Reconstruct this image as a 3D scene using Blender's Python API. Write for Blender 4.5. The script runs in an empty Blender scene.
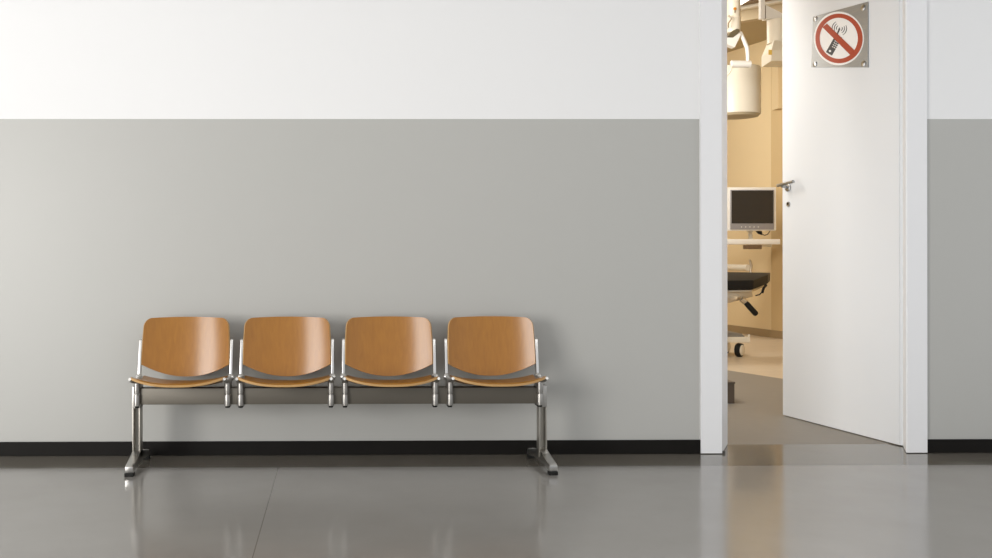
import bpy, bmesh, math
from mathutils import Vector, Matrix, Euler
PI = math.pi
SC = bpy.context.scene
COL = SC.collection

# ------------------------------------------------------------ camera
CAM_LOC = Vector((0, -4.93, 1.04))
F, CX, CY = 970.0, 350.0, 250.0            # focal length and principal point in photo pixels (992 x 558)
EUL = Euler((PI/2, 0.0013, -0.010), 'XYZ')
cd = bpy.data.cameras.new('camera')
cam = bpy.data.objects.new('camera', cd); COL.objects.link(cam)
cam.location = CAM_LOC; cam.rotation_euler = EUL
cd.sensor_width = 36; cd.lens = F/992*36
cd.shift_x = (496-CX)/992; cd.shift_y = (CY-279)/992
cd.clip_start = 0.05; cd.clip_end = 100
SC.camera = cam
ROT = EUL.to_matrix()
def ray(px, py):
    return ROT @ Vector(((px-CX)/F, (CY-py)/F, -1))
def P(px, py, d):                          # the place that lies d metres deep behind photo position px, py
    r = ray(px, py)
    return CAM_LOC + r*d
def PY(px, py, y):                          # the place seen at px, py on the upright plane y
    r = ray(px, py)
    return CAM_LOC + r*((y-CAM_LOC.y)/r.y)
def FL(px, py, z=0.0):                     # the place on the floor seen at px, py
    r = ray(px, py)
    return CAM_LOC + r*((z-CAM_LOC.z)/r.z)

# ------------------------------------------------------------ light
SC.view_settings.view_transform = 'Standard'
SC.view_settings.look = 'None'
SC.view_settings.gamma = 1
SC.view_settings.exposure = 0.0
SC.view_settings.use_curve_mapping = False
w = bpy.data.worlds.new('world'); SC.world = w; w.use_nodes = True
bgn = w.node_tree.nodes['Background']
bgn.inputs[0].default_value = (0.93, 0.96, 1.0, 1); bgn.inputs[1].default_value = 0.88
SC.cycles.use_denoising = True
SC.cycles.max_bounces = 8
def area(name, loc, target, sx, sy, power, color):
    l = bpy.data.lights.new(name, 'AREA'); l.shape = 'RECTANGLE'; l.size = sx; l.size_y = sy
    l.energy = power; l.color = color
    o = bpy.data.objects.new(name, l); COL.objects.link(o)
    o.location = loc
    o.rotation_euler = (Vector(target)-Vector(loc)).to_track_quat('-Z', 'Y').to_euler()
    return o
area('window_daylight', (-4.3, -5.6, 1.30), (-0.5, 0, 0.7), 2.6, 2.4, 245, (1.0, 0.97, 0.93))
area('hall_fill_light', (2.4, -3.7, 3.2), (2.4, -3.0, 0), 6.0, 1.4, 72, (1.0, 0.99, 0.97))  # unseen overhead fill, added to even out the white wall on the right
area('treatment_room_light', (3.3, 5.6, 3.45), (4.3, 6.4, 0.8), 1.2, 1.6, 82, (1.0, 0.98, 0.93))
area('treatment_room_side_fill', (1.5, 1.7, 2.7), (4.3, 5.6, 1.5), 1.2, 1.2, 85, (1.0, 0.98, 0.94))  # unseen fill, added to light the room's fittings from the front
area('door_fill_light', (1.15, 0.9, 1.3), (2.9, 0.75, 1.0), 1.0, 2.2, 15, (0.96, 0.98, 1.0))  # unseen neutral fill behind the jamb, added to brighten the door leaf

# ------------------------------------------------------------ materials
def srgb(r, g, b):
    f = lambda c: (c/255/12.92) if c/255 <= 0.04045 else ((c/255+0.055)/1.055)**2.4
    return (f(r), f(g), f(b), 1)
def mat(name, col, rough=0.5, metal=0.0, coat=0.0, coat_rough=0.1, noise=0.0, nscale=8.0, spec=0.5, stretch=(1,1,1), ior=1.5, bump=0.0, bscale=60, aniso=0):
    m = bpy.data.materials.new(name); m.use_nodes = True
    nt = m.node_tree; b = nt.nodes['Principled BSDF']
    b.inputs['Base Color'].default_value = col
    b.inputs['Roughness'].default_value = rough
    b.inputs['Metallic'].default_value = metal
    b.inputs['Coat Weight'].default_value = coat
    b.inputs['Coat Roughness'].default_value = coat_rough
    b.inputs['Specular IOR Level'].default_value = spec
    b.inputs['IOR'].default_value = ior
    tc = nt.nodes.new('ShaderNodeTexCoord'); mp = nt.nodes.new('ShaderNodeMapping')
    mp.inputs['Scale'].default_value = stretch
    nt.links.new(tc.outputs['Object'], mp.inputs['Vector'])
    n = nt.nodes.new('ShaderNodeTexNoise'); n.inputs['Scale'].default_value = nscale
    n.inputs['Detail'].default_value = 5
    nt.links.new(mp.outputs[0], n.inputs['Vector'])
    mx = nt.nodes.new('ShaderNodeMix'); mx.data_type = 'RGBA'
    mx.inputs['A'].default_value = tuple(c*(1-noise) for c in col[:3])+(1,)
    mx.inputs['B'].default_value = tuple(min(1, c*(1+noise)) for c in col[:3])+(1,)
    nt.links.new(n.outputs['Fac'], mx.inputs['Factor'])
    nt.links.new(mx.outputs['Result'], b.inputs['Base Color'])
    if bump:
        bp = nt.nodes.new('ShaderNodeBump'); bp.inputs['Strength'].default_value = bump
        bp.inputs['Distance'].default_value = 0.002
        n2 = nt.nodes.new('ShaderNodeTexNoise'); n2.inputs['Scale'].default_value = bscale
        nt.links.new(tc.outputs['Object'], n2.inputs['Vector'])
        nt.links.new(n2.outputs['Fac'], bp.inputs['Height']); nt.links.new(bp.outputs[0], b.inputs['Normal'])
    return m
def emit(name, col, s):
    m = bpy.data.materials.new(name); m.use_nodes = True
    b = m.node_tree.nodes['Principled BSDF']
    b.inputs['Emission Color'].default_value = col; b.inputs['Emission Strength'].default_value = s
    b.inputs['Base Color'].default_value = col
    return m

DADO_Z = 1.706
def wall_material():
    m = bpy.data.materials.new('hall_wall_paint'); m.use_nodes = True
    nt = m.node_tree; b = nt.nodes['Principled BSDF']; N = nt.nodes.new; L = nt.links.new
    geo = N('ShaderNodeTexCoord'); sp = N('ShaderNodeSeparateXYZ'); L(geo.outputs['Object'], sp.inputs[0])
    st = N('ShaderNodeMath'); st.operation = 'GREATER_THAN'; st.inputs[1].default_value = DADO_Z
    L(sp.outputs['Z'], st.inputs[0])
    n = N('ShaderNodeTexNoise'); n.inputs['Scale'].default_value = 0.9; n.inputs['Detail'].default_value = 2
    L(geo.outputs['Object'], n.inputs['Vector'])
    g = N('ShaderNodeMix'); g.data_type = 'RGBA'
    g.inputs['A'].default_value = (0.435, 0.435, 0.410, 1); g.inputs['B'].default_value = (0.445, 0.44, 0.420, 1)
    L(n.outputs['Fac'], g.inputs['Factor'])
    x = N('ShaderNodeMix'); x.data_type = 'RGBA'
    L(st.outputs[0], x.inputs['Factor']); L(g.outputs['Result'], x.inputs['A']); x.inputs['B'].default_value = (0.81, 0.81, 0.81, 1)
    L(x.outputs['Result'], b.inputs['Base Color'])
    r = N('ShaderNodeMix'); r.data_type = 'FLOAT'
    r.inputs['A'].default_value = 0.42; r.inputs['B'].default_value = 0.9
    L(st.outputs[0], r.inputs['Factor']); L(r.outputs['Result'], b.inputs['Roughness'])
    return m
def floor_material():
    m = bpy.data.materials.new('hall_polished_floor'); m.use_nodes = True
    nt = m.node_tree; b = nt.nodes['Principled BSDF']; N = nt.nodes.new; L = nt.links.new
    tc = N('ShaderNodeTexCoord'); sp = N('ShaderNodeSeparateXYZ'); L(tc.outputs['Object'], sp.inputs[0])
    n = N('ShaderNodeTexNoise'); n.inputs['Scale'].default_value = 2.2; n.inputs['Detail'].default_value = 7
    n.inputs['Roughness'].default_value = 0.6; L(tc.outputs['Object'], n.inputs['Vector'])
    a = N('ShaderNodeMix'); a.data_type = 'RGBA'
    a.inputs['A'].default_value = (0.235, 0.220, 0.200, 1); a.inputs['B'].default_value = (0.300, 0.290, 0.272, 1)
    L(n.outputs['Fac'], a.inputs['Factor'])
    # dark strip along the wall: the baseboard's reflection painted into the floor colour
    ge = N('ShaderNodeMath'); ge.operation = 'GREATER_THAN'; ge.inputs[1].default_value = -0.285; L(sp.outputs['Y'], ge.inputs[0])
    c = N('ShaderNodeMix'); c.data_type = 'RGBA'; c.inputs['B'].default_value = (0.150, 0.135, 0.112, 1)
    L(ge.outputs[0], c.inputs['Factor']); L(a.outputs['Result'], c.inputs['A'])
    # joints between the large slabs, 7 m apart
    ad = N('ShaderNodeMath'); ad.operation = 'ADD'; ad.inputs[1].default_value = 0.30+7.0*10; L(sp.outputs['X'], ad.inputs[0])
    mo = N('ShaderNodeMath'); mo.operation = 'MODULO'; mo.inputs[1].default_value = 7.0; L(ad.outputs[0], mo.inputs[0])
    lt = N('ShaderNodeMath'); lt.operation = 'LESS_THAN'; lt.inputs[1].default_value = 0.0035; L(mo.outputs[0], lt.inputs[0])
    d = N('ShaderNodeMix'); d.data_type = 'RGBA'; d.inputs['B'].default_value = (0.15, 0.14, 0.12, 1)
    L(lt.outputs[0], d.inputs['Factor']); L(c.outputs['Result'], d.inputs['A'])
    L(d.outputs['Result'], b.inputs['Base Color'])
    n3 = N('ShaderNodeTexNoise'); n3.inputs['Scale'].default_value = 3.5; n3.inputs['Detail'].default_value = 4
    L(tc.outputs['Object'], n3.inputs['Vector'])
    mr = N('ShaderNodeMapRange'); mr.inputs['From Min'].default_value = 0.3; mr.inputs['From Max'].default_value = 0.7
    mr.inputs['To Min'].default_value = 0.10; mr.inputs['To Max'].default_value = 0.18
    L(n3.outputs['Fac'], mr.inputs['Value']); L(mr.outputs[0], b.inputs['Roughness'])
    b.inputs['IOR'].default_value = 1.8
    bp = N('ShaderNodeBump'); bp.inputs['Strength'].default_value = 0.05; bp.inputs['Distance'].default_value = 0.004
    n4 = N('ShaderNodeTexNoise'); n4.inputs['Scale'].default_value = 5; L(tc.outputs['Object'], n4.inputs['Vector'])
    L(n4.outputs['Fac'], bp.inputs['Height']); L(bp.outputs[0], b.inputs['Normal'])
    return m
def wood_material():
    m = bpy.data.materials.new('varnished_beech_plywood'); m.use_nodes = True
    nt = m.node_tree; b = nt.nodes['Principled BSDF']; N = nt.nodes.new; L = nt.links.new
    tc = N('ShaderNodeTexCoord'); mp = N('ShaderNodeMapping'); mp.inputs['Scale'].default_value = (14, 14, 1.2)
    L(tc.outputs['Object'], mp.inputs['Vector'])
    n = N('ShaderNodeTexNoise'); n.inputs['Scale'].default_value = 5; n.inputs['Detail'].default_value = 8
    n.inputs['Distortion'].default_value = 0.6; L(mp.outputs[0], n.inputs['Vector'])
    a = N('ShaderNodeMix'); a.data_type = 'RGBA'
    a.inputs['A'].default_value = (0.27, 0.106, 0.006, 1); a.inputs['B'].default_value = (0.39, 0.162, 0.013, 1)
    L(n.outputs['Fac'], a.inputs['Factor']); L(a.outputs['Result'], b.inputs['Base Color'])
    b.inputs['Roughness'].default_value = 0.3; b.inputs['Specular IOR Level'].default_value = 0.4
    b.inputs['Coat Weight'].default_value = 0.4; b.inputs['Coat Roughness'].default_value = 0.22
    return m
M = {
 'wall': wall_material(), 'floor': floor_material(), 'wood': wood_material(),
 'plyedge': mat('plywood_edge', (0.50, 0.30, 0.12, 1), 0.5, noise=0.3, nscale=20, stretch=(1,1,30)),
 'ceiling': mat('white_ceiling_paint', (0.8, 0.8, 0.79, 1), 0.9, noise=0.02),
 'black': mat('black_baseboard_vinyl', (0.009, 0.008, 0.007, 1), 0.5, noise=0.2, spec=0.12),
 'frame': mat('white_door_frame_lacquer', (0.80, 0.80, 0.81, 1), 0.35, noise=0.01, nscale=2),
 'leaf': mat('white_door_leaf_laminate', (0.73, 0.75, 0.77, 1), 0.45, noise=0.015, nscale=1.5),
 'rubber': mat('black_rubber', (0.011, 0.011, 0.010, 1), 0.6, noise=0.2, nscale=30, spec=0.2),
 'gap': mat('dark_gasket', (0.06, 0.055, 0.05, 1), 0.7),
 'alu': mat('polished_aluminium', (0.66, 0.65, 0.63, 1), 0.28, 1.0, noise=0.02, nscale=6),
 'beam': mat('grey_brown_painted_steel', (0.125, 0.112, 0.090, 1), 0.42, 0.35, noise=0.08, nscale=6),
 'chan': mat('satin_aluminium_channel', (0.36, 0.34, 0.30, 1), 0.38, 0.8, noise=0.08, nscale=10),
 'clampalu': mat('cast_aluminium', (0.42, 0.405, 0.38, 1), 0.38, 0.95, noise=0.02, nscale=6),
 'chrome': mat('chrome', (0.42, 0.43, 0.44, 1), 0.3, 1.0, noise=0.03),
 'plate': mat('brushed_steel_plate', (0.33, 0.34, 0.345, 1), 0.42, 0.55, noise=0.12, nscale=14, stretch=(1,1,12)),
 'signwhite': mat('sign_white', (0.86, 0.85, 0.84, 1), 0.5, noise=0.02),
 'signred': mat('sign_red', (0.40, 0.06, 0.024, 1), 0.5, noise=0.08),
 'signblack': mat('sign_black', (0.05, 0.05, 0.055, 1), 0.5, noise=0.08),
 'cream': mat('cream_enamel', (0.82, 0.76, 0.64, 1), 0.35, noise=0.02),
 'white': mat('white_enamel', (0.86, 0.84, 0.80, 1), 0.3, noise=0.02),
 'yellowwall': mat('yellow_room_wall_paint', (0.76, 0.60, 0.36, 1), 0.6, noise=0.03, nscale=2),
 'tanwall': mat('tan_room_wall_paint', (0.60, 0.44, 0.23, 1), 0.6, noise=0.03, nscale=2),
 'roomceil': mat('tan_room_ceiling', (0.48, 0.38, 0.22, 1), 0.7, noise=0.03),
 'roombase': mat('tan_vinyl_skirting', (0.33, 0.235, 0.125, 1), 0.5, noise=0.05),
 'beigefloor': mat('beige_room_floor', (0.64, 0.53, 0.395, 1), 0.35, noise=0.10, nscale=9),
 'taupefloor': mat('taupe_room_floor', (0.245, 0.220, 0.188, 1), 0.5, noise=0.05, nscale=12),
 'screen': mat('dark_screen_glass', (0.025, 0.022, 0.020, 1), 0.25),
 'bezel': mat('grey_plastic', (0.30, 0.29, 0.30, 1), 0.45),
 'brown': mat('brown_plastic', (0.20, 0.13, 0.07, 1), 0.5, noise=0.05),
 'pad': mat('black_vinyl_mattress', (0.009, 0.008, 0.007, 1), 0.5, noise=0.15, nscale=5, spec=0.25),
 'steel': mat('satin_steel', (0.60, 0.53, 0.42, 1), 0.33, 0.9, noise=0.08, nscale=10),
 'greytop': mat('grey_base_cover', (0.22, 0.20, 0.17, 1), 0.5, noise=0.1),
 'darkcup': mat('dark_grille', (0.13, 0.105, 0.06, 1), 0.5, noise=0.2, nscale=40),
 'orange': mat('orange_mark', (0.68, 0.26, 0.02, 1), 0.5),
 'sticker': mat('yellow_sticker', (0.85, 0.58, 0.12, 1), 0.5),
 'cable': mat('cable_sheath', (0.12, 0.08, 0.04, 1), 0.5),
 'boxbrown': mat('dark_brown_box', (0.13, 0.10, 0.075, 1), 0.5, noise=0.08),
 'lamp': emit('lit_ceiling_panel', (1.0, 0.95, 0.86, 1), 2.2),
}

# ------------------------------------------------------------ mesh helpers
class MB:
    def __init__(s): s.bm = bmesh.new()
    def box(s, x0, x1, y0, y1, z0, z1, bev=0.0, mtx=None):
        r = bmesh.ops.create_cube(s.bm, size=1.0)
        vs = r['verts']
        for v in vs:
            v.co = Vector(((x0+x1)/2+v.co.x*(x1-x0), (y0+y1)/2+v.co.y*(y1-y0), (z0+z1)/2+v.co.z*(z1-z0)))
        if bev:
            es = list({e for v in vs for e in v.link_edges})
            rb = bmesh.ops.bevel(s.bm, geom=es, offset=bev, segments=2, affect='EDGES', profile=0.6)
            vs = list({v for f in rb['faces'] for v in f.verts} | {v for v in vs if v.is_valid})
        if mtx:
            for v in vs: v.co = mtx @ v.co
        return s
    def prism(s, pts, off, bev=0.0):       # polygon of 3-D points pushed along off
        off = Vector(off); a = [s.bm.verts.new(p) for p in pts]; b = [s.bm.verts.new(Vector(p)+off) for p in pts]
        n = len(pts); fs = [s.bm.faces.new(a), s.bm.faces.new(b[::-1])]
        for i in range(n):
            fs.append(s.bm.faces.new((a[i], b[i], b[(i+1) % n], a[(i+1) % n])))
        if bev:
            es = list({e for f in fs for e in f.edges})
            bmesh.ops.bevel(s.bm, geom=es, offset=bev, segments=2, affect='EDGES', profile=0.6)
        return s
    def face(s, pts): s.bm.faces.new([s.bm.verts.new(p) for p in pts]); return s
    def tube(s, pts, r, seg=14, cap=True, rs=None):
        pts = [Vector(p) for p in pts]; rings = []; prev = None
        for i, p in enumerate(pts):
            t = (pts[min(i+1, len(pts)-1)]-pts[max(i-1, 0)]).normalized()
            if prev is None:
                u = t.orthogonal().normalized()
            else:
                u = (prev - t*prev.dot(t)).normalized()
            prev = u; v = t.cross(u); rr = rs[i] if rs else r
            rings.append([s.bm.verts.new(p+(u*math.cos(2*PI*k/seg)+v*math.sin(2*PI*k/seg))*rr) for k in range(seg)])
        for i in range(len(rings)-1):
            for k in range(seg):
                s.bm.faces.new((rings[i][k], rings[i][(k+1) % seg], rings[i+1][(k+1) % seg], rings[i+1][k]))
        if cap: s.bm.faces.new(rings[0][::-1]); s.bm.faces.new(rings[-1])
        return s
    def lathe(s, prof, seg=32, origin=(0,0,0), axis='Z', arc=None):   # prof: (radius, height)
        o = Vector(origin); rings = []
        for r, h in prof:
            ring = []
            for k in range(seg):
                a = 2*PI*k/seg; c, d = math.cos(a)*r, math.sin(a)*r
                q = {'Z': (c, d, h), 'Y': (c, h, d), 'X': (h, c, d)}[axis]
                ring.append(s.bm.verts.new(o+Vector(q)))
            rings.append(ring)
        for i in range(len(rings)-1):
            for k in range(seg):
                s.bm.faces.new((rings[i][k], rings[i][(k+1) % seg], rings[i+1][(k+1) % seg], rings[i+1][k]))
        s.bm.faces.new(rings[0][::-1]); s.bm.faces.new(rings[-1])
        return s
    def stadium(s, cx, cy, hw, hl, z0, z1, seg=8, bev=0.002):  # upright bar with round front and back
        pts = []
        for k in range(seg+1):
            a = PI*k/seg; pts.append((cx+hw*math.cos(a), cy+hl+hw*math.sin(a), z0))
        for k in range(seg+1):
            a = PI+PI*k/seg; pts.append((cx+hw*math.cos(a), cy-hl+hw*math.sin(a), z0))
        return s.prism(pts, (0, 0, z1-z0), bev)
    def build(s, name, material, parent=None, smooth=False):
        bmesh.ops.recalc_face_normals(s.bm, faces=s.bm.faces)
        off = parent_origin(parent)
        if off.length > 0:
            for v in s.bm.verts: v.co -= off
        me = bpy.data.meshes.new(name); s.bm.to_mesh(me); s.bm.free()
        me.materials.append(M[material] if isinstance(material, str) else material)
        if smooth:
            me.polygons.foreach_set('use_smooth', [True]*len(me.polygons))
            me.set_sharp_from_angle(angle=math.radians(35))
        o = bpy.data.objects.new(name, me); COL.objects.link(o)
        if parent: o.parent = parent
        return o
def parent_origin(p):
    v = Vector((0, 0, 0))
    while p: v += p.location; p = p.parent
    return v
def thing(name, label, cat, loc=(0, 0, 0), group=None):
    o = bpy.data.objects.new(name, None); COL.objects.link(o); o.location = loc
    o['label'] = label; o['category'] = cat; o['kind'] = 'thing'
    if group: o['group'] = group
    return o
def struct(o, label=None, cat=None):
    o['kind'] = 'structure'
    if label: o['label'] = label
    if cat: o['category'] = cat
    return o

# ------------------------------------------------------------ hall shell
XL, XR, YF = -4.2, 4.6, -7.2
WT_ = 0.22
JF0, JF1 = PY(722, 455, -.018).x, PY(907.5, 455, -.018).x          # opening at the hall face of the wall
JB0, JB1 = PY(727.6, 447, WT_).x, PY(903, 447, WT_).x
CA0, CA1 = PY(701, 455, -.018).x, PY(927.5, 455, -.018).x   # outer edges of the casing          # opening at the room face (splayed reveals)
WT = 0.22                        # wall thickness
HD = 2.72                        # head of the opening
HALL_H = 3.25
wb = MB()
wb.box(XL, CA0+.01, 0, WT, 0, HALL_H); wb.box(CA1-.002, XR, 0, WT, 0, HALL_H); wb.box(CA0+.01, CA1-.002, 0, WT, HD+.10, HALL_H)
struct(wb.build('wall_back', 'wall'), 'hall wall painted grey below and white above', 'wall')
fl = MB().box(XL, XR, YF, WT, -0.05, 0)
struct(fl.build('floor', 'floor'), 'polished grey brown hall floor with painted dark baseboard reflection along the wall', 'floor')
struct(MB().box(XL, XR, YF, 0.0, HALL_H, HALL_H+.05).build('ceiling', 'ceiling'), 'white ceiling over the hall', 'ceiling')
struct(MB().box(XL, CA0, -0.012, 0, 0, 0.071, 0.002).build('baseboard_left', 'black'), 'black baseboard under the grey wall left of the door', 'baseboard')
struct(MB().box(CA1, XR, -0.012, 0, 0, 0.069, 0.002).build('baseboard_right', 'black'), 'black baseboard right of the door', 'baseboard')
# door frame: two splayed jambs with casings and a head
fr = MB()
fr.prism([(CA0, -0.018, 0.004), (JF0, -0.018, 0.004), (JF0+.004, -0.012, 0.004), (JB0, WT, 0.004), (CA0+.02, WT, 0.004), (CA0+.02, 0, 0.004), (CA0, 0, 0.004)], (0, 0, HD+.1))
fr.prism([(JF1, -0.018, 0.004), (CA1, -0.018, 0.004), (CA1, 0, 0.004), (CA1-.002, 0, 0.004), (CA1-.002, WT, 0.004), (JB1-.006, WT, 0.004), (JF1-.004, -0.012, 0.004)], (0, 0, HD+.1))
fr.box(CA0, CA1, -0.018, WT, HD, HD+.1)
frame = struct(fr.build('trim_1', 'frame'), 'white lacquered door frame around the open doorway', 'door frame')
MB().box(JF0+.001, JF0+.020, -0.010, 0.012, 0, 0.012).build('gasket', 'gap', frame)

# ------------------------------------------------------------ door leaf, open into the room
HP = FL(899.5, 445.2, 0.005); EP = FL(782.8, 414.8, 0.005)     # hinge side and free edge of the hall face
HP.z = EP.z = 0.005
U = (EP-HP).normalized(); NRM = Vector((U.y, -U.x, 0))         # along the leaf, out of its hall face
if NRM.x > 0: NRM = -NRM
LW = (EP-HP).length; UP = Vector((0, 0, 1))
def D(a, b, z): return HP + U*a + NRM*b + UP*z                 # a along the leaf, b out of its face
DH = 2.69
lf = MB().prism([D(0, 0, 0), D(LW, 0, 0), D(LW, -0.042, 0), D(0.0, -0.042, 0)], (0, 0, DH), 0.0015)
door = struct(lf.build('door_1', 'leaf'), 'white door leaf standing open into the treatment room', 'door')
MB().prism([D(-.022, -.016, 0), D(0.0, -.004, 0), D(0, -.042, 0), D(-.022, -.042, 0)], (0, 0, DH)).build('rebate', 'leaf', door)
for hz in (0.25, 1.3, 2.4):
    MB().tube([D(-.026, -.034, hz), D(-.026, -.034, hz+.10)], 0.008).build('hinge', 'chrome', door, True)
def on_door(px, py, b=0.0):               # place on the door's hall face, b metres proud of it
    r = ray(px, py); o = HP+NRM*b
    return CAM_LOC + r*((o-CAM_LOC).dot(NRM)/r.dot(NRM))
# lever handle
hc = on_door(788.2, 187.3)
ha = (hc-HP).dot(U); hz = hc.z-HP.z
hd = MB()
hd.tube([D(ha, 0, hz), D(ha, 0.006, hz), D(ha, 0.008, hz)], 0.025, 20, rs=[.026, .026, .023])
rose = hd.build('handle_rose', 'chrome', door, True)
lv = MB()
lv.tube([D(ha, 0.006, hz), D(ha, 0.045, hz+.004)], 0.009, 12)
lv.tube([D(ha+.036, 0.050, hz+.012), D(ha+.034, 0.050, hz+.012), D(ha-.116, 0.048, hz+.027), D(ha-.118, 0.048, hz+.027)], 0.010, 12, rs=[.0075, .0095, .0095, .0075])
lv.build('handle_lever', 'chrome', door, True)
kc = on_door(788.6, 204.2); ka = (kc-HP).dot(U); kz = kc.z-HP.z
kh = MB().tube([D(ka, 0, kz), D(ka, 0.006, kz)], 0.015, 20).build('keyhole_rose', 'chrome', door, True)
MB().tube([D(ka, 0.006, kz+.003), D(ka, 0.0075, kz+.003)], 0.008, 12).build('keyhole', 'rubber', kh)

# ------------------------------------------------------------ no-phone sign on the door
def sg(x, y, b): return on_door(800+x/6.975, y/6.975, b)
def sgpoly(mb, pts, b0, b1):
    mb.prism([sg(x, y, b0) for x, y in pts], NRM*(b1-b0))
sc_ = sg(280, 260, 0)
sign = thing('door_sign', 'square steel door sign with red no mobile phone circle', 'sign', sc_)
mb = MB(); sgpoly(mb, [(95, 117), (478, 12), (479, 470), (84, 470)], 0.001, 0.006); mb.build('sign_plate', 'plate', sign)
def ell(cx, cy, rx, ry, n=64, rot=0.0, a0=0, a1=2*PI):
    out = []
    for k in range(n):
        a = a0+(a1-a0)*k/n
        x, y = rx*math.cos(a), ry*math.sin(a)
        out.append((cx+x*math.cos(rot)-y*math.sin(rot), cy+x*math.sin(rot)+y*math.cos(rot)))
    return out
mb = MB(); sgpoly(mb, ell(272, 268, 174, 187), 0.006, 0.0072); mb.build('white_disc', 'signwhite', sign)
def strip(outer, inner, b0, b1, mb):
    n = len(outer)
    o0 = [mb.bm.verts.new(sg(*p, b1)) for p in outer]; i0 = [mb.bm.verts.new(sg(*p, b1)) for p in inner]
    o1 = [mb.bm.verts.new(sg(*p, b0)) for p in outer]; i1 = [mb.bm.verts.new(sg(*p, b0)) for p in inner]
    for k in range(n):
        j = (k+1) % n
        for q in ((o0[k], o0[j], i0[j], i0[k]), (o1[k], i1[k], i1[j], o1[j]), (o0[k], o1[k], o1[j], o0[j]), (i0[k], i0[j], i1[j], i1[k])):
            mb.bm.faces.new(q)
mb = MB(); strip(ell(272, 268, 165, 173), ell(270, 267, 133, 143), 0.0072, 0.0085, mb); mb.build('prohibition_ring', 'signred', sign)
mb = MB(); sgpoly(mb, [(158, 190), (188, 165), (382, 352), (350, 382)], 0.0080, 0.0092); mb.build('prohibition_bar', 'signred', sign)
mb = MB()
sgpoly(mb, [(181, 363), (223, 388), (294, 262), (262, 246), (245, 250)], 0.0072, 0.0078)
sgpoly(mb, [(256, 238), (264, 242), (281, 204), (276, 190), (270, 198)], 0.0072, 0.0078)
mb.build('phone_symbol', 'signblack', sign)
kb = MB()
for r_ in range(4):
    for c_ in range(3):
        x = 229+c_*12-r_*-6.0; y = 325+c_*6.5-r_*13.5
        sgpoly(kb, [(x-4, y-3), (x+4, y+1), (x+2, y+6), (x-6, y+2)], 0.0078, 0.0080)
kb.bm.verts.ensure_lookup_table()
sgpoly(kb, ell(209, 356, 8, 8, 14), 0.0078, 0.0080)
kb.build('phone_keys', 'signwhite', sign)
for rr in (20, 35, 50):
    for base in (PI+.38, .38):
        a0, a1 = base-.85, base+.72
        n = 14; out = []; inn = []
        for k in range(n+1):
            a = a0+(a1-a0)*k/n
            t = 4.2*math.sin(PI*(0.12+0.76*k/n))
            out.append((275+(rr+t/2+1)*math.cos(a), 198+(rr+t/2+1)*math.sin(a)*1.02)); inn.append((275+(rr-t/2)*math.cos(a), 198+(rr-t/2)*math.sin(a)*1.02))
        mb = MB(); sgpoly(mb, out+inn[::-1], 0.0072, 0.0078); mb.build('signal_wave', 'signblack', sign)
for x, y in ((108, 132), (105, 448), (441, 54), (444, 445)):
    c = sg(x, y, 0.006)
    MB().tube([c, c+NRM*.003, c+NRM*.005], .015, 18, rs=[.0165, .0165, .012]).build('screw', 'chrome', sign, True)

# ------------------------------------------------------------ waiting bench
bench = thing('waiting_bench', 'four seat beam bench with curved beech seats and aluminium legs against the grey wall', 'bench', (0, -0.27, 0))
BY = -0.270
MB().box(-0.985, 0.985, BY-.030, BY+.030, 0.304, 0.382, 0.004).build('beam', 'beam', bench, True)
CH = [-0.7530, -0.2605, 0.2365, 0.7375]
def shell(f, nu, nv, th, dirn):            # closed curved plywood sheet; f(u, v) gives its front surface
    mb = MB(); A = []; B = []
    for i in range(nu+1):
        ra = []; rb = []
        for j in range(nv+1):
            u = -1+2*i/nu; v = j/nv
            p = f(u, v)
            du = f(min(1, u+.01), v)-f(max(-1, u-.01), v); dv = f(u, min(1, v+.01))-f(u, max(0, v-.01))
            n = du.cross(dv).normalized()
            if n.dot(dirn) > 0: n = -n
            ra.append(mb.bm.verts.new(p)); rb.append(mb.bm.verts.new(p+n*th))
        A.append(ra); B.append(rb)
    for i in range(nu):
        for j in range(nv):
            mb.bm.faces.new((A[i][j], A[i+1][j], A[i+1][j+1], A[i][j+1]))
            mb.bm.faces.new((B[i][j], B[i][j+1], B[i+1][j+1], B[i+1][j]))
    E = []
    for i in range(nu):
        E.append(mb.bm.faces.new((A[i][0], B[i][0], B[i+1][0], A[i+1][0]))); E.append(mb.bm.faces.new((A[i][nv], A[i+1][nv], B[i+1][nv], B[i][nv])))
    for j in range(nv):
        E.append(mb.bm.faces.new((A[0][j], A[0][j+1], B[0][j+1], B[0][j]))); E.append(mb.bm.faces.new((A[nu][j], B[nu][j], B[nu][j+1], A[nu][j+1])))
    for f_ in E: f_.material_index = 1
    return mb
def back_f(cx):
    def f(u, v):
        # closer columns near the edges so that the corners round off
        uu = math.sin(u*PI/2)
        au = abs(uu)
        zt = 0.711 - 0.004*au**2
        if au > .84: zt -= 0.040*(1-math.sqrt(max(0, 1-((au-.84)/.16)**2)))
        zb = 0.422 + 0.064*au**2.1
        z = zb+(zt-zb)*v
        s = max(0, (z-.50)/.216)
        wd = 0.2105-0.009*s**2 if z > .5 else 0.2105-0.004*((.5-z)/.07)
        y = -0.175 + 0.050*((z-.43)/.29) - 0.052*au**2.2
        return Vector((cx+uu*wd, y, z))
    return f
def seat_f(cx):
    def f(u, v):
        uu = math.sin(u*PI/2); au = abs(uu)
        yf = -0.505+0.045*au**3; yb = -0.165-0.02*au**3
        y = yf+(yb-yf)*v
        wd = 0.217-0.012*v
        if v < .10: wd -= 0.012*(1-v/.10)**2
        z = 0.434-0.036*min(1, v*1.6)+0.027*(au**2.4)
        if v < .12: z -= 0.009*((.12-v)/.12)**2
        if v > .75: z += 0.004*((v-.75)/.25)
        return Vector((cx+uu*wd, y, z))
    return f
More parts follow.
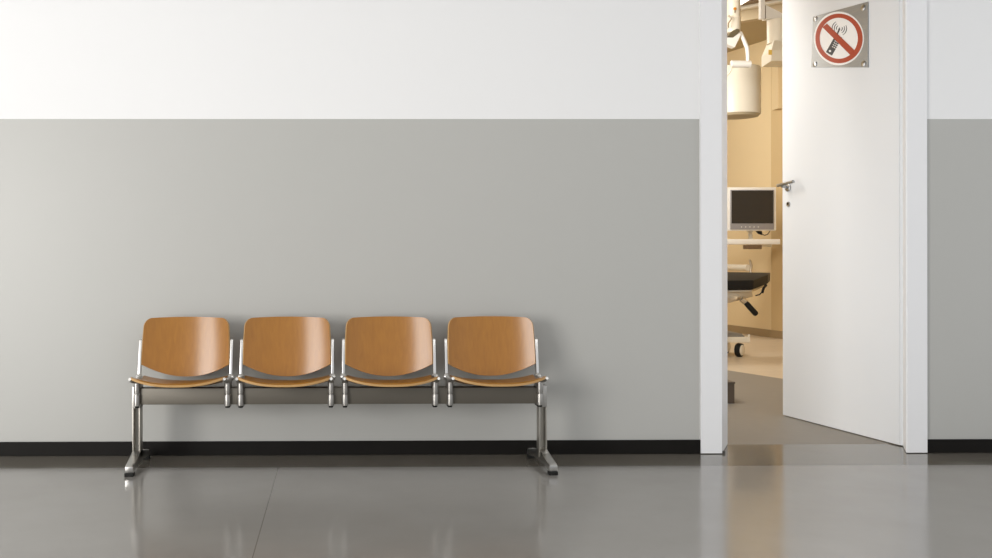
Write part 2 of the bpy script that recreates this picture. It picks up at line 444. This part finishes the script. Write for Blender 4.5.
for cx in CH:
    b = shell(back_f(cx), 40, 22, 0.011, Vector((0, -1, 0))).build('backrest', 'wood', bench, True); b.data.materials.append(M['plyedge'])
    s = shell(seat_f(cx), 36, 20, 0.011, Vector((0, 0, 1))).build('seat', 'wood', bench, True); s.data.materials.append(M['plyedge'])
    for sgn in (-1, 1):
        x = cx+sgn*0.2165
        fr_ = MB()
        # flat post beside the backrest, from the joint up
        xp = cx+sgn*0.222
        fr_.prism([(xp-.0065, -.228, .425), (xp-.0065, -.196, .425), (xp-.0065, -.164, .600), (xp-.0065, -.172, .606), (xp-.0065, -.188, .602)], (0.013, 0, 0), 0.0025)
        # rail under the seat edge, front tip to joint
        fr_.tube([(x+sgn*.001, -.455, .446), (x, -.42, .434), (x, -.34, .422), (x, -.21, .420)], .011, 12, rs=[.007, .010, .013, .014])
        # short tongue that holds the backrest
        fr_.tube([(xp-sgn*.003, -.186, .560), (xp-sgn*.016, -.190, .560)], .008, 10)
        sf = fr_.build('side_frame', 'alu', bench, True)
        kn = MB().lathe([(.002, -.016), (.014, -.013), (.017, -.005), (.017, .005), (.014, .013), (.002, .016)], 18, (xp, -.222, .424), 'X'); kn.build('joint', 'alu', sf, True)
        cl = MB()
        xc = cx+sgn*0.2150
        cl.stadium(xc, BY, 0.0145, 0.040, 0.3580, 0.424); cl.stadium(xc, BY, 0.0155, 0.041, 0.300, 0.3540)
        cl.stadium(xc, BY, 0.0100, 0.037, 0.350, 0.360, bev=0)
        cl.build('clamp', 'clampalu', sf, True)
        MB().stadium(xc, BY, 0.011, 0.036, 0.290, 0.301).build('clamp_cap', 'rubber', sf)
for sgn in (-1, 1):
    x = sgn*0.966+(-.006 if sgn < 0 else .002)
    lg = MB()
    # upright: channel open to the front, two flanges and a web
    lg.box(x-.019, x-.012, BY-.034, BY+.026, .050, .300, .0015); lg.box(x+.012, x+.019, BY-.034, BY+.026, .050, .300, .0015)
    lg.box(x-.013, x+.013, BY+.006, BY+.016, .050, .300)
    leg = lg.build('leg', 'chan', bench, True)
    MB().box(x-.019, x+.019, BY-.040, BY+.034, .288, .392, .004).build('leg_socket', 'clampalu', leg, True)
    ft = MB()
    prof = [(-.462, .012), (-.466, .044), (-.445, .052), (-.33, .070), (-.300, .088), (-.255, .090), (-.235, .070), (-.10, .052), (-.075, .044), (-.072, .012), (-.20, .030), (-.34, .030)]
    sk = lambda y: (-.27-y)*.075*(1 if sgn > 0 else 0)      # right foot set slightly askew
    ft.prism([(x-.019+sk(y), y, z) for y, z in prof], (.038, 0, 0), .005)
    ft.build('foot', 'alu', leg, True)
    MB().box(x-.021+sk(-.45), x+.021+sk(-.45), -.470, -.432, .0, .016, .003).build('foot_pad', 'rubber', leg)
    MB().box(x-.021+sk(-.09), x+.021+sk(-.09), -.104, -.068, .0, .016, .003).build('foot_pad', 'rubber', leg)

# ------------------------------------------------------------ treatment room behind the door
RZ = 3.53
A0 = FL(700, 328.0); B0 = FL(771.3, 337.6)
dirA = (B0-A0).normalized()
A0 = A0-dirA*6.0                                        # far wall runs on behind the hall wall
C0 = Vector((5.62, 5.2, 0)); A0.z = B0.z = 0
rmL = 0.9
# where the far wall meets the room's left wall x = rmL
t = (rmL-B0.x)/(A0.x-B0.x) if abs(A0.x-B0.x) > .01 else 1
G0 = Vector((4.1, 8.9, 0)) if A0.x > 4 else A0
def wallbetween(name, p, q, z0, z1, th, m, label):
    p = Vector(p); q = Vector(q); d = (q-p).normalized(); n = Vector((-d.y, d.x, 0))
    mid = (p+q)/2
    if n.dot(Vector((3, 3, 0))-mid) > 0: n = -n        # thickness away from the room
    o = MB().prism([p+UP*z0, q+UP*z0, q+n*th+UP*z0, p+n*th+UP*z0], (0, 0, z1-z0)).build(name, m)
    return struct(o, label, 'wall')
AE = B0-dirA*3.4; AE.z = 0
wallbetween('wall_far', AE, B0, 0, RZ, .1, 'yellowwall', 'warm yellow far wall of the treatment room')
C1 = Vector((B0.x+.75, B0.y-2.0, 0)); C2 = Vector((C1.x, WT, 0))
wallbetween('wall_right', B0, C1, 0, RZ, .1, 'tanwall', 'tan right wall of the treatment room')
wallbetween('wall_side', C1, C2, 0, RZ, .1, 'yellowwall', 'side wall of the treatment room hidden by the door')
D1 = Vector((rmL, AE.y, 0)); D2 = Vector((rmL, WT, 0))
wallbetween('wall_end', D1, AE, 0, RZ, .1, 'yellowwall', 'far end wall of the treatment room')
wallbetween('wall_left', D2, D1, 0, RZ, .1, 'yellowwall', 'left wall of the treatment room')
# the room side of the hall wall above hall ceiling height
struct(MB().box(rmL, C1.x, WT, WT+.02, HALL_H-.3, RZ).build('wall_front', 'yellowwall'), 'room side of the wall above the doorway', 'wall')
# skirting
def skirt(name, p, q, h, th, label):
    p = Vector(p); q = Vector(q); d = (q-p).normalized(); n = Vector((-d.y, d.x, 0))
    if n.dot(Vector((3, 3, 0))-(p+q)/2) < 0: n = -n
    struct(MB().prism([p, q, q+n*th, p+n*th], (0, 0, h)).build(name, 'roombase'), label, 'baseboard')
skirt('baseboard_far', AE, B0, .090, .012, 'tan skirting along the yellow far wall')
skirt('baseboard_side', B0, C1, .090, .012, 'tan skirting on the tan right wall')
# floors
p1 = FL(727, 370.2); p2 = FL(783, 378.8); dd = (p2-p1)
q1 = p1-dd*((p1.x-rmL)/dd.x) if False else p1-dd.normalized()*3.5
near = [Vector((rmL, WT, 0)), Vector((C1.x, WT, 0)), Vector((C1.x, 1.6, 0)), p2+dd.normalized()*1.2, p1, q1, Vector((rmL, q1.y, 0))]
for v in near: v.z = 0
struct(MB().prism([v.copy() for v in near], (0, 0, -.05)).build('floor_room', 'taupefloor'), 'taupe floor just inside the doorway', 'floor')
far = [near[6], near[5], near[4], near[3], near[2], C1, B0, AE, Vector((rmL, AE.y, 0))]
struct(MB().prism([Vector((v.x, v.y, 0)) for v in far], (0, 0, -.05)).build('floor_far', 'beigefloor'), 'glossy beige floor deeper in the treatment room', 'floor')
struct(MB().box(rmL-.1, C1.x+.1, WT, 9.5, RZ, RZ+.05).build('ceiling_room', 'roomceil'), 'ceiling of the treatment room', 'ceiling')

# dropped beam across the ceiling
b1 = P(700, 35, 10.35); b2 = P(800, 8.3, 9.6)
k1 = Vector((b1.x, b1.y, 3.40)); k2 = Vector((b2.x, b2.y, 3.40)); dk = (k2-k1).normalized(); nk = Vector((-dk.y, dk.x, 0))
if nk.y < 0: nk = -nk
struct(MB().prism([k1, k2, k2+nk*.10, k1+nk*.10], (0, 0, RZ-3.40)).build('trim_2', mat('beam_paint', (0.55, 0.44, 0.28, 1), .6)), 'tan dropped beam across the treatment room ceiling', 'ceiling beam')
# ceiling rails in front of the beam
rail = thing('ceiling_rail', 'cream ceiling rail running in front of the tan dropped beam', 'rail', k1)
m_ = MB(); m_.prism([k1-nk*.16+UP*.085, k2-nk*.16+UP*.085, k2-nk*.10+UP*.085, k1-nk*.10+UP*.085], (0, 0, .045)); m_.build('rail_track', 'cream', rail)
m_ = MB(); m_.prism([k1-nk*.30+UP*.10, k2-nk*.30+UP*.10, k2-nk*.22+UP*.10, k1-nk*.22+UP*.10], (0, 0, .03)); m_.build('rail_groove', 'brown', rail)
# lit ceiling panel
lp = P(738, -4, 9.35)
cl_ = thing('ceiling_light', 'bright white ceiling light panel at the top of the doorway view', 'ceiling light', (lp.x-.25, lp.y, RZ-.03))
zl = P(745, 4.5, 9.5).z
def panel(g, z0, z1):
    x0 = lp.x-1.0-g; x1 = P(757.5, 0, 9.3).x+g; e = lambda x: k1.y-.47+(x-k1.x)*dk.y/dk.x+g
    return MB().prism([(x0, CAM_LOC.y+9.22-g, z0), (x1, CAM_LOC.y+9.22-g, z0), (x1, e(x1), z0), (x0, e(x0), z0)], (0, 0, z1-z0))
panel(0, RZ-.05, RZ-.012).build('diffuser', 'lamp', cl_)
panel(.03, RZ-.014, RZ-.001).build('light_frame', 'cream', cl_)

# square boom column with a flared foot, hanging at the right
def rect(px0, px1, py0, py1, d): return [P(px0, py0, d), P(px1, py0, d), P(px1, py1, d), P(px0, py1, d)]
dC = 9.0
cc = P(776, 17, dC)
bo = thing('ceiling_boom', 'cream square ceiling column with flared lower box and yellow sticker', 'ceiling column', (cc.x, cc.y, RZ))
s_ = dC/F
xl = P(767.6, 30, dC).x; zt = P(776, 17.0, dC).z; zf1 = P(768, 41, dC).z; zf2 = P(762, 51, dC).z; zb = P(762, 61.5, dC).z
yy = P(770, 30, dC).y
m_ = MB(); m_.lathe([(.100, zf1), (.100, zt-.004)], 40, (xl+.150, yy+.112, 0)); m_.build('column', 'cream', bo, True)
m_ = MB()
xa = P(761.5, 52, dC+.28).x; xb = P(770, 52, dC).x; xe = xb+.26
top = [(xl+.08, yy+.20), (xl+.07, yy+.02), (xl+.24, yy+.02), (xl+.24, yy+.20)]
bot = [(xa, yy+.28), (xb, yy-.03), (xe, yy-.03), (xe, yy+.28)]
T = [m_.bm.verts.new((x, y, zf1+.01)) for x, y in top]; Bm = [m_.bm.verts.new((x, y, zf2)) for x, y in bot]; Bb = [m_.bm.verts.new((x, y, zb)) for x, y in bot]
for a, b in ((T, Bm), (Bm, Bb)):
    for k in range(4): m_.bm.faces.new((a[k], a[(k+1) % 4], b[(k+1) % 4], b[k]))
m_.bm.faces.new(T[::-1]); m_.bm.faces.new(Bb)
m_.build('flared_box', 'cream', bo)
sx, sz = PY(768.6, 53, yy-.034).x, P(770, 53, dC).z
MB().box(sx, sx+.032, yy-.034, yy-.030, sz-.023, sz+.023).build('sticker', 'sticker', bo)
# square bracket and white box where the column meets the beam
d_ = dC
hb = thing('ceiling_bracket', 'white bracket post and box between dropped beam and boom column', 'bracket', P(766, 4, d_))
x0, x1 = P(763.6, 10, d_).x, P(768, 10, d_).x; y_ = yy+.06; z0 = P(765, 17.2, d_).z
MB().box(x0, x1, y_, y_+.05, z0, RZ, .003).build('bracket_post', 'white', hb)
xx0, xx1 = P(769.2, 10, d_).x, P(790, 10, d_).x
MB().prism([(xx0, y_, zt), (xx1, y_, zt), (xx1, y_, P(789, 14.0, d_).z), (xx0, y_, P(769, 3.5, d_).z)], (0, .09, 0)).build('bracket_box', 'white', hb)
MB().box(x1-.004, xx0+.004, y_+.012, y_+.05, z0+.005, P(769, 3.5, d_).z).build('bracket_gap', 'brown', hb)

# lamp boom at the left: ceiling column with orange mark, joint, arm
dL = 8.3
def w2(px): return px*dL/F
lc = P(733, 10, dL)
lb = thing('surgical_light_arm', 'white jointed light arm hanging from cream column with orange mark', 'lamp arm', (lc.x, lc.y, RZ))
ztop = RZ
zc1 = P(733, 18, dL).z; zc2 = P(733, 33, dL).z
m_ = MB(); m_.lathe([(w2(6.8), zc1), (w2(6.8), ztop)], 32, (P(733.2, 10, dL).x, lc.y, 0)); m_.build('column', 'cream', lb, True)
m_ = MB(); m_.lathe([(w2(6.6), zc2), (w2(7.2), zc2+.01), (w2(7.2), zc1-.01), (w2(7.6), zc1-.008), (w2(7.6), zc1+.008)], 32, (P(733.0, 10, dL).x, lc.y, 0)); m_.build('collar', 'cream', lb, True)
om = P(734.8, 8.8, dL-.062); 
MB().lathe([(.0125, 0), (.0125, .004)], 16, (om.x, om.y-.004, om.z), 'Y').build('orange_mark', 'orange', lb)
MB().box(om.x-.003, om.x+.003, om.y-.004, om.y, om.z-.034, om.z-.012).build('mark_stem', 'brown', lb)
# dark ventilated cup
dcup = dL-.09
m_ = MB(); m_.prism([P(728, 36.4, dcup), P(733.5, 37.4, dcup), P(739.8, 31.5, dcup), P(739.6, 29.2, dcup), P(737, 28.6, dcup), P(733, 30.5, dcup)], (0, .05, 0), .004); m_.build('vent_cup', 'darkcup', lb)
m_ = MB(); m_.prism([P(724, 36.8, dcup), P(733.3, 38.2, dcup), P(740.2, 32.2, dcup), P(741.2, 34.5, dcup), P(735.0, 47.4, dcup), P(724, 43.0, dcup)], (0, .07, 0), .005); m_.build('joint_box', 'white', lb)
m_ = MB(); m_.tube([P(740.2, 32.0, dcup+.03), P(743.8, 40, dcup+.03), P(747.2, 48, dcup+.03), P(747.8, 54, dcup+.03), P(747.9, 62, dcup+.03)], w2(2), 14, rs=[w2(1.7), w2(2.0), w2(2.1), w2(2.0), w2(1.8)]); m_.build('arm', 'white', lb, True)
m_ = MB(); m_.tube([P(730.6, 64, dcup+.03), P(731.2, 64, dcup+.03), P(750.2, 64.2, dcup+.03), P(751, 64.2, dcup+.03)], w2(3.3), 20, rs=[w2(2.6), w2(3.5), w2(3.5), w2(2.6)]); m_.build('spring_tube', 'white', lb, True)
m_ = MB(); m_.tube([P(731.5, 67, dcup), P(731, 70, dcup), P(729, 73.5, dcup), P(726.5, 76.5, dcup), P(722, 79, dcup)], w2(.8), 8); m_.build('cable', 'cream', lb, True)
m_ = MB(); m_.tube([P(728.5, 15.5, dcup), P(731.5, 18.5, dcup), P(728.6, 23, dcup), P(728.2, 28, dcup)], w2(.8), 8); m_.build('cable_loop', 'steel', lb, True)

# large round lamp housing hanging behind the arm
dH = 8.72
hc_ = P(736, 95, dH)
lh = thing('lamp_housing', 'large cream cylindrical housing hanging below the white light arm', 'lamp housing', (hc_.x, hc_.y, P(736, 69, dH).z))
r_ = 23.2*dH/F
m_ = MB(); m_.lathe([(r_*.97, P(736, 68.6, dH).z+.004), (r_, P(736, 69.6, dH).z), (r_, P(736, 114.6, dH).z), (r_*.985, P(736, 115, dH).z)], 48, (hc_.x, hc_.y, 0)); m_.build('housing', 'cream', lh, True)
m_ = MB(); m_.lathe([(r_*.96, P(736, 115, dH).z), (r_*.9, P(736, 117, dH).z), (r_*.6, P(736, 117.9, dH).z), (r_*.1, P(736, 118.1, dH).z)], 48, (hc_.x, hc_.y, 0)); m_.build('lens_cover', mat('housing_underside', (0.50, 0.42, 0.28, 1), .5), lh, True)
m_ = MB(); m_.tube([(hc_.x-.155, hc_.y, P(736, 69, dH).z), (hc_.x-.155, hc_.y, RZ)], .04, 16); m_.build('suspension_tube', 'cream', lh, True)

# ledge over the tan recess
sv = P(771.2, 109.5, 11.35)
struct(MB().box(B0.x+.004, B0.x+.6, B0.y-.18, B0.y+.02, sv.z, RZ).build('trim_3', 'yellowwall'), 'yellow boxed soffit in the corner above the tan wall', 'soffit')

# monitor, shelf and rail on the far wall
dM = 11.05
mm = P(752, 231, dM); sm = dM/F
mo = thing('computer_monitor', 'flat monitor with dark screen and cream casing standing on the white shelf', 'monitor', mm)
def pb(mb, px0, px1, py0, py1, d, y0, y1, bev=0.0):
    a = P(px0, py1, d); b = P(px1, py0, d); mb.box(a.x, b.x, a.y+y0, a.y+y1, a.z, b.z, bev); return mb
pb(MB(), 728.3, 776.3, 187.2, 230.6, dM, 0, .06, .006).build('casing', 'white', mo, True)
bz = pb(MB(), 730.2, 773.8, 189.8, 229.6, dM, -.012, .004, .003).build('bezel', 'bezel', mo, True)
pb(MB(), 731.2, 772.8, 190.6, 223.4, dM, -.015, -.010).build('screen', 'screen', mo)
for k in range(5):
    c = P(741+k*4.2, 227, dM); MB().lathe([(.006, 0), (.006, .004)], 12, (c.x, c.y-.015, c.z), 'Y').build('button', 'white', mo)
m_ = MB()
for k in range(4):
    m_.tube([P(747.0+k*2.0, 230.2, dM+.04), P(748.6+((k+2) % 4)*1.2, 235, dM+.03+.01*k), P(748.3+k*1.4, 238.9, dM+.04)], .009, 8)
m_.build('stand_neck', 'steel', mo, True)
m_ = MB(); m_.prism([P(756.3, 231, dM+.02), P(762, 231, dM+.02), P(762.6, 235, dM+.02), P(759, 233.8, dM+.02)], (0, .03, 0), .003); m_.build('cable_plug', 'rubber', mo)
m_ = MB(); m_.tube([P(761.5, 234, dM+.03), P(764.5, 235.3, dM+.03), P(767.5, 234.4, dM+.03), P(769.6, 231.5, dM+.03), P(770.2, 229.5, dM+.03)], .006, 8); m_.build('video_cable', 'cable', mo, True)
ds = dM
sh = thing('wall_shelf', 'white shelf below the monitor with a brown drawer grip', 'shelf', P(752, 244, ds))
a = P(716, 244.4, ds); b = P(778.6, 239.2, ds)
def wall_x(y): return B0.x+(y-B0.y)*(AE.x-B0.x)/(AE.y-B0.y)
m_ = MB(); m_.box(a.x, b.x, a.y-.05, a.y+.33, a.z, b.z, .006); m_.build('shelf_board', 'white', sh, True)
m_ = MB(); m_.box(b.x-.20, wall_x(a.y+.5)-.003, a.y+.30, a.y+.34, a.z-.03, a.z+.005); m_.build('wall_bracket', 'cream', sh)
pb(MB(), 744.6, 761.4, 245.0, 249.2, ds, -.02, .05, .008).build('drawer_grip', 'brown', sh, True)
rt = thing('grab_rail', 'horizontal cream wall rail above the black operating table', 'rail', P(735, 268, dM+.4))
ra = P(748, 267.8, 11.6); rb = ra-dirA*0-(B0-AE).normalized()*1.1; rb.z = ra.z
m_ = MB(); m_.tube([rb, ra], .038, 18); m_.build('rail_tube', 'cream', rt, True)
m_ = MB(); m_.tube([P(749.6, 259.6, 11.6), P(750.3, 262, 11.6), P(751.2, 266, 11.6), P(750.6, 272.5, 11.6)], .014, 10, rs=[.010, .014, .016, .016]); m_.build('rail_hook', 'steel', rt, True)
rq = rb+(ra-rb)*.1
MB().tube([rq, Vector((wall_x(rq.y)-.004, rq.y, rq.z))], .02, 8).build('rail_mount', 'cream', rt)

# operating table
dT = 9.3
ot = thing('operating_table', 'black padded operating table on a wheeled white base', 'operating table', FL(712, 357.0))
# mattress: outline in plan, tilted towards the hall
nearL = P(660, 281.2, dT-.25); nearR = P(753.5, 280.2, dT-.25); endN = P(768.0, 274.6, dT+.02); endF = P(770.3, 272.6, dT+.30); farL = P(660, 271.0, dT+.30)
m_ = MB(); m_.prism([nearL, nearR, endN, endF, farL], (0, 0.006, -.088), .010); m_.build('mattress', 'pad', ot, True)
m_ = MB()
q = [P(660, 291.5, dT-.20), P(752, 289.8, dT-.20), P(766.5, 283.6, dT+.02), P(767.5, 281.5, dT+.26), P(660, 280.0, dT+.26)]
m_.prism(q, (0, 0, -.022), .004); m_.build('table_top_frame', 'steel', ot, True)
m_ = MB(); m_.prism([P(660, 292.5, dT-.15), P(752, 290.5, dT-.15), P(753, 296.6, dT-.15), P(727, 303.6, dT-.15), P(700, 305, dT-.15), P(660, 305, dT-.15)], (0, .34, 0), .006); m_.build('side_rail', 'steel', ot, True)
m_ = MB(); m_.tube([P(741.5, 299, dT-.2), P(747, 303.5, dT-.2)], .026, 12); m_.build('lever_neck', 'steel', ot, True)
m_ = MB(); m_.tube([P(745.5, 302.4, dT-.21), P(747, 304, dT-.21), P(755.6, 313.6, dT-.21), P(756.6, 314.8, dT-.21)], .02, 14, rs=[.020, .025, .026, .018]); m_.build('lever_grip', 'rubber', ot, True)
m_ = MB(); m_.tube([P(755.5, 295.6, dT-.1), P(759.5, 294.6, dT-.1), P(762.6, 291.5, dT-.1)], .006, 8); m_.tube([P(762.2, 293, dT-.1), P(763.6, 288.2, dT-.1), P(766, 285, dT-.06)], .012, 10); m_.build('clamp_knob', 'rubber', ot, True)
cb = P(704, 300, dT); cf = FL(704, 352)
m_ = MB(); m_.box(cb.x-.11, cb.x+.11, cb.y-.12, cb.y+.12, .19, cb.z, .012); m_.build('pedestal', 'white', ot, True)
zb0, zb1 = P(740, 342.6, 9.35).z, P(740, 337, 9.35).z
xL_, xR_ = P(655, 340, 9.35).x, P(750.3, 340, 9.35).x; y0_ = P(740, 340, 9.35).y
m_ = MB(); m_.box(xL_, xR_, y0_, y0_+.46, zb0, zb1, .006); m_.build('base_plate', 'cream', ot, True)
m_ = MB(); m_.prism([(xL_+.03, y0_+.02, zb1), (xR_-.04, y0_+.02, zb1), (xR_-.07, y0_+.03, zb1+.030), (xL_+.03, y0_+.03, zb1+.055)], (0, .42, 0), .004); m_.build('base_cover', 'greytop', ot, True)
kp = P(749, 334.2, 9.36); MB().lathe([(.004, 0), (.012, .006), (.013, .018), (.004, .028)], 14, (kp.x, kp.y, zb1-.002)).build('base_knob', 'cream', ot, True)
def castor(cx, cy):
    r = .066
    def turn(m): bmesh.ops.rotate(m.bm, verts=m.bm.verts, cent=(cx, cy, r), matrix=Matrix.Rotation(math.radians(-48), 3, 'Z'))   # swivelled
    w_ = MB(); w_.lathe([(r*.75, -.028), (r*.97, -.022), (r, -.01), (r, .010), (r*.97, .022), (r*.75, .028)], 32, (cx, cy, r), 'X'); turn(w_); tilt = w_.build('castor_wheel', 'rubber', ot, True)
    h_ = MB(); h_.lathe([(.050, -.031), (.052, .030), (.045, .034), (.02, .036)], 24, (cx, cy, r), 'X'); turn(h_); h = h_.build('hub', 'cream', tilt, True)
    MB().box(cx-.010, cx+.010, cy-.012, cy+.012, r*1.98, zb0+.01).build('castor_stem', 'steel', tilt)
    return tilt
cw = FL(740.3, 357.0)
for X_, Y_ in ((cw.x, cw.y+.02), (cw.x, cw.y+.36), (cw.x-.72, cw.y+.02), (cw.x-.72, cw.y+.36)): castor(X_, Y_)

# dark box beside the doorway
bp_ = FL(727, 405.0); bq = FL(734.0, 403.2)
bx = thing('storage_box', 'small dark brown box on the floor behind the left door jamb', 'box', (bp_.x-.2, bp_.y+.1, 0))
hz_ = P(731, 382.3, (bq.y-CAM_LOC.y)).z
MB().box(bq.x-.34, bq.x, bq.y-.01, bq.y+.30, 0, hz_-.012, .003).build('box_body', 'boxbrown', bx)
MB().box(bq.x-.345, bq.x+.004, bq.y-.014, bq.y+.304, hz_-.012, hz_, .003).build('box_lid', 'boxbrown', bx)
